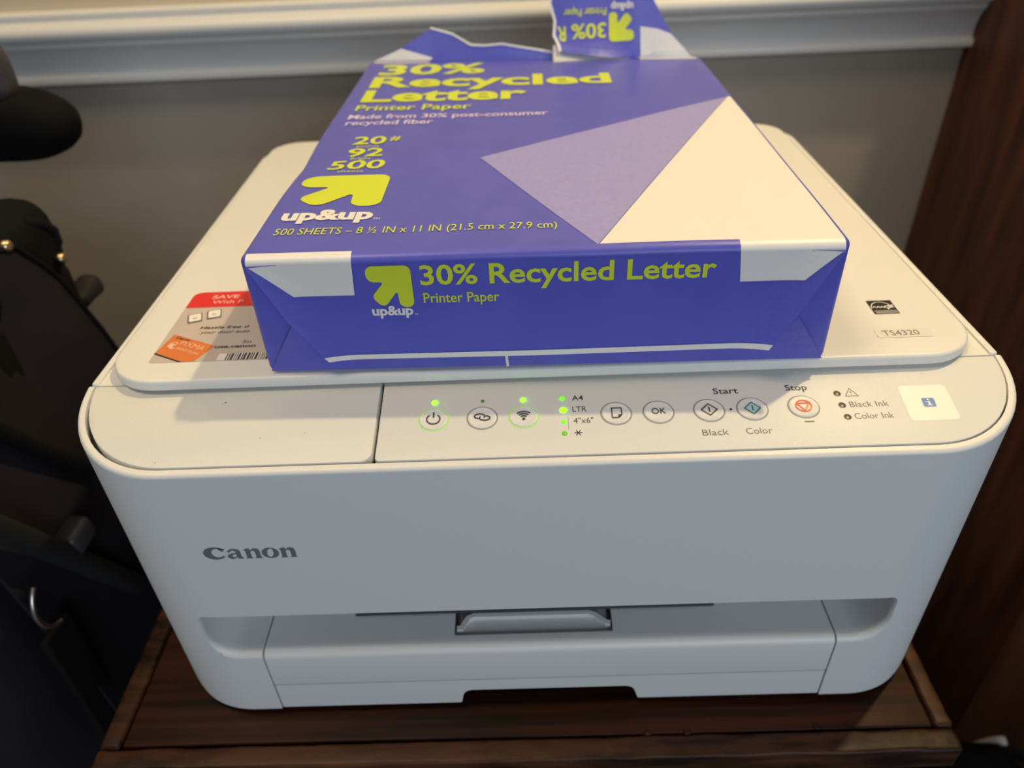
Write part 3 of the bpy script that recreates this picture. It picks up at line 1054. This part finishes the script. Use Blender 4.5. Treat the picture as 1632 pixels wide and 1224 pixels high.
left = [(-106.0, 48.6), (-88, 48.6), (-41, 48.6), (12, 48.6), (12, 53.6), (-4, 56.0), (-20.7, 58.6), (-32, 57.8), (-41.3, 58.2), (-53.1, 64.2),
        (-67.0, 68.0), (-86.8, 57.8), (-105.6, 50.6)]
lf = sheet('torn_flap', left, back, 0.5, 'wrap', RM, 6)
BK = lambda e: (lambda u, h: back(u, h, -e))
lay('white_field', gridcut(fill([(-105.5, 50.6), (-68.0, 50.8), (-66.7, 52.2), (-86.8, 57.6)]), 6), BK(0.4), 'wwhite', lf)
lay('torn_edge', gridcut(ribbon([(12, 53.9), (-4, 56.3), (-20.7, 58.9), (-32, 58.1), (-41.3, 58.5), (-53.1, 64.5), (-67.0, 68.2)], 1.1), 6),
    BK(0.45), 'paper', lf)


def curl(u, h, t):
    g = max(0, h - 52)
    k = max(0, min(1, (75 - u) / 60))
    return rw(u, RL + 0.6 + 0.35 * g + t - k * (15.0 * math.exp(-g / 9.0)) + 0.8 * math.sin(u * 0.14 + h * 0.1),
              h + g * 0.06 - k * 0.5 + dz(u, RL) * max(0, 1 - g / 30))


right = [(106.0, 48.0), (105.2, 49.4), (88.8, 63.0), (75.4, 81.8), (66, 95), (52, 98), (30, 96), (13, 97), (12.6, 88), (11.2, 80), (14.2, 71), (13.4, 64), (16.2, 59.5), (17.0, 56.4),
         (40.7, 53.6), (60, 51.2), (69.5, 49.2)]
rt = sheet('torn_flap', right, curl, 0.5, 'wrap', RM, 6)
BC = lambda e: (lambda u, h: curl(u, h, -e))
lay('white_field', gridcut(fill([(68.9, 66.7), (69.6, 49.8), (104.8, 49.6), (88.6, 62.6), (80, 65.2)]), 6), BC(0.5), 'wwhite', rt)
fl180 = lambda sh: (xf(sh, lambda a, b_: (-a, 106.4 - b_)))
lay('arrow_emblem', gridcut(fl180(arrow(-64.9, -48.8, 32.4, 46.6)), 6), BC(0.5), 'lime', rt)
lay('lettering', gridcut(fl180(text('up&up', -64.2, -50.0, 28.0, 4.0, 0.035)), 6), BC(0.5), 'wwhite', rt)
lay('lettering', gridcut(fl180(text('30%', -46.8, -24.4, 37.4, 7.2, 0.02)), 6), BC(0.5), 'lime', rt)
lay('lettering', gridcut(fl180(text('R', -20.8, -15.2, 38.4, 7.2, 0.02)), 6), BC(0.5), 'lime', rt)
lay('lettering', gridcut(fl180(text('Printer Paper', -47.0, -19.6, 29.8, 3.8, 0.01)), 6), BC(0.5), 'lime', rt)
lay('torn_edge', gridcut(ribbon([(12.8, 97), (12.4, 88), (11.0, 80), (14.0, 71), (13.2, 64), (16.0, 59.5), (17.0, 56.6)], 1.6), 6), BC(0.55), 'paper', rt)
# curled white inside of the tear at the flap's foot
cv, cf = [], []
K = 12
for i in range(K + 1):
    t = i / K
    u = 12.5 + 56 * t
    top = rw(u, RL - 1.5 + 2 * t, 58.5 - 7.6 * t)
    vb = 271 + 10 * t ** 0.8
    bot = rw(u + 1.5 * math.sin(7 * t), vb, RH + dz(u, vb) + 0.35)
    mid = tuple((a + b_) / 2 for a, b_ in zip(top, bot))
    mid = (mid[0], mid[1] + 0.8 * (1 - t), mid[2] - 0.8 * (1 - t))
    cv += [top, mid, bot]
for i in range(K):
    for k in (0, 1):
        cf.append((3 * i + k, 3 * i + k + 1, 3 * i + k + 4, 3 * i + k + 3))
mk('torn_lining', cv, cf, 'inside', RM, 80)

# ------------------------------------------------------------------ folded stroller left of the table
ST = empty('folded_stroller', (-390, 170, FZ))
tag(ST, 'folded stroller in black and navy fabric with brass snaps left of the table', 'stroller')


def soft(amp, sc_):
    def f(p):
        nv = noise.noise_vector(p * sc_)
        return tuple(p + nv * amp)
    return f


rbox('fabric_body', (-520, 20, -560), (-306, 236, 128), 38, 'navy', ST, (14, 14, 30), soft(9, 0.011))
rbox('top_band', (-520, 60, 132), (-297, 243, 186), 20, 'blackfab', ST, (10, 12, 6), soft(3, 0.02))
rbox('snap_band', (-516, 70, 92), (-299, 238, 150), 14, 'brownfab', ST, (10, 12, 6), soft(3, 0.02))


def drape(y, z, t):
    return (-296 + t + 5 * math.sin(y * 0.06 + z * 0.02) + 0.06 * (120 - z), y, z)


dr = [(60, 176), (150, 184), (181, 176), (207, 142), (222, 95), (231, 50), (240, -20), (236, -120), (120, -160), (60, -120)]
smooth(sheet('draped_panel', dr, drape, 2.5, 'navy', ST, 10), 60)
hem = [drape(y, z, 3.2) for y, z in ((150, 184), (181, 176), (196, 158), (207, 142), (215, 118), (222, 95), (231, 50), (240, -20))]
mk('hem', *tube(hem, 1.8, 8), 'blackfab', ST, 60)
for y, z in ((221, 149), (197, 146), (176, 179)):
    xx = -294 if z < 170 else -291
    mk('snap', *tube([(xx - 2, y, z), (xx, y, z), (xx + 1.2, y, z), (xx + 1.8, y, z), (xx + 2.0, y, z)], [3.4, 3.5, 3.0, 1.8, 0.3], 18), 'brass', ST, 50)
lp = [(-304, 214, 176), (-300, 224, 171), (-299, 230, 164), (-300, 231, 156), (-304, 224, 148)]
mk('fabric_loop', *tube(lp, 3.6, 8), 'blackfab', ST, 60)
rbox('strap_tab', (-312, 226, 106), (-296, 258, 120), 6, 'rubber', ST, (2, 6, 2), soft(1.5, 0.06))
# straps lower down, on the side that faces the table
sb = [(-281, 70 + 10 * i, 147 - 14.3 * i + 2 * math.sin(i)) for i in range(9)]
mk('side_strap', *tube(sb, 5, 8), 'blackfab', ST, 60)
sb2 = [(-279, 40 + 10 * i, 115 - 18.8 * i) for i in range(10)]
mk('frame_tube', *tube(sb2, 7, 10), 'rubber', ST, 60)
mk('metal_ring', *tube([(-276, 64 - 16 * math.cos(math.radians(a)), 18 - 18 * math.sin(math.radians(a))) for a in range(-62, 80, 6)], 1.5, 8),
   'steel', ST, 60)
rbox('buckle', (-286, 92, 16), (-272, 114, 32), 4, 'greypl', ST, (2, 2, 2), soft(1, 0.06))
rbox('webbing', (-284, 46, -420), (-279, 70, -4), 2, 'brownfab', ST, (2, 2, 20), soft(3, 0.02))
# padded grip at the top, close to the wall, with its grey hub
gp = []
gr = []
for i in range(33):
    t = i / 32
    gp.append((-452 + 155 * t, 297 + 5 * t, 213 - 4 * t))
    e = max(0.0, 1 - max(0, (t - 0.72) / 0.28) ** 2.2)
    gr.append(max(1.0, (23 + 1.5 * math.sin(3 * t)) * math.sqrt(e)))
mk('foam_grip', *tube(gp, gr, 24), 'foam', ST, 60)
rbox('grey_hub', (-400, 248, 236), (-303, 270, 268), 9, 'greypl', ST, (3, 3, 4), soft(1.5, 0.03))
mk('push_bar', *tube([(-400, 262, 226), (-404, 240, 190), (-408, 215, 140), (-412, 190, 60)], 9, 10), 'rubber', ST, 60)
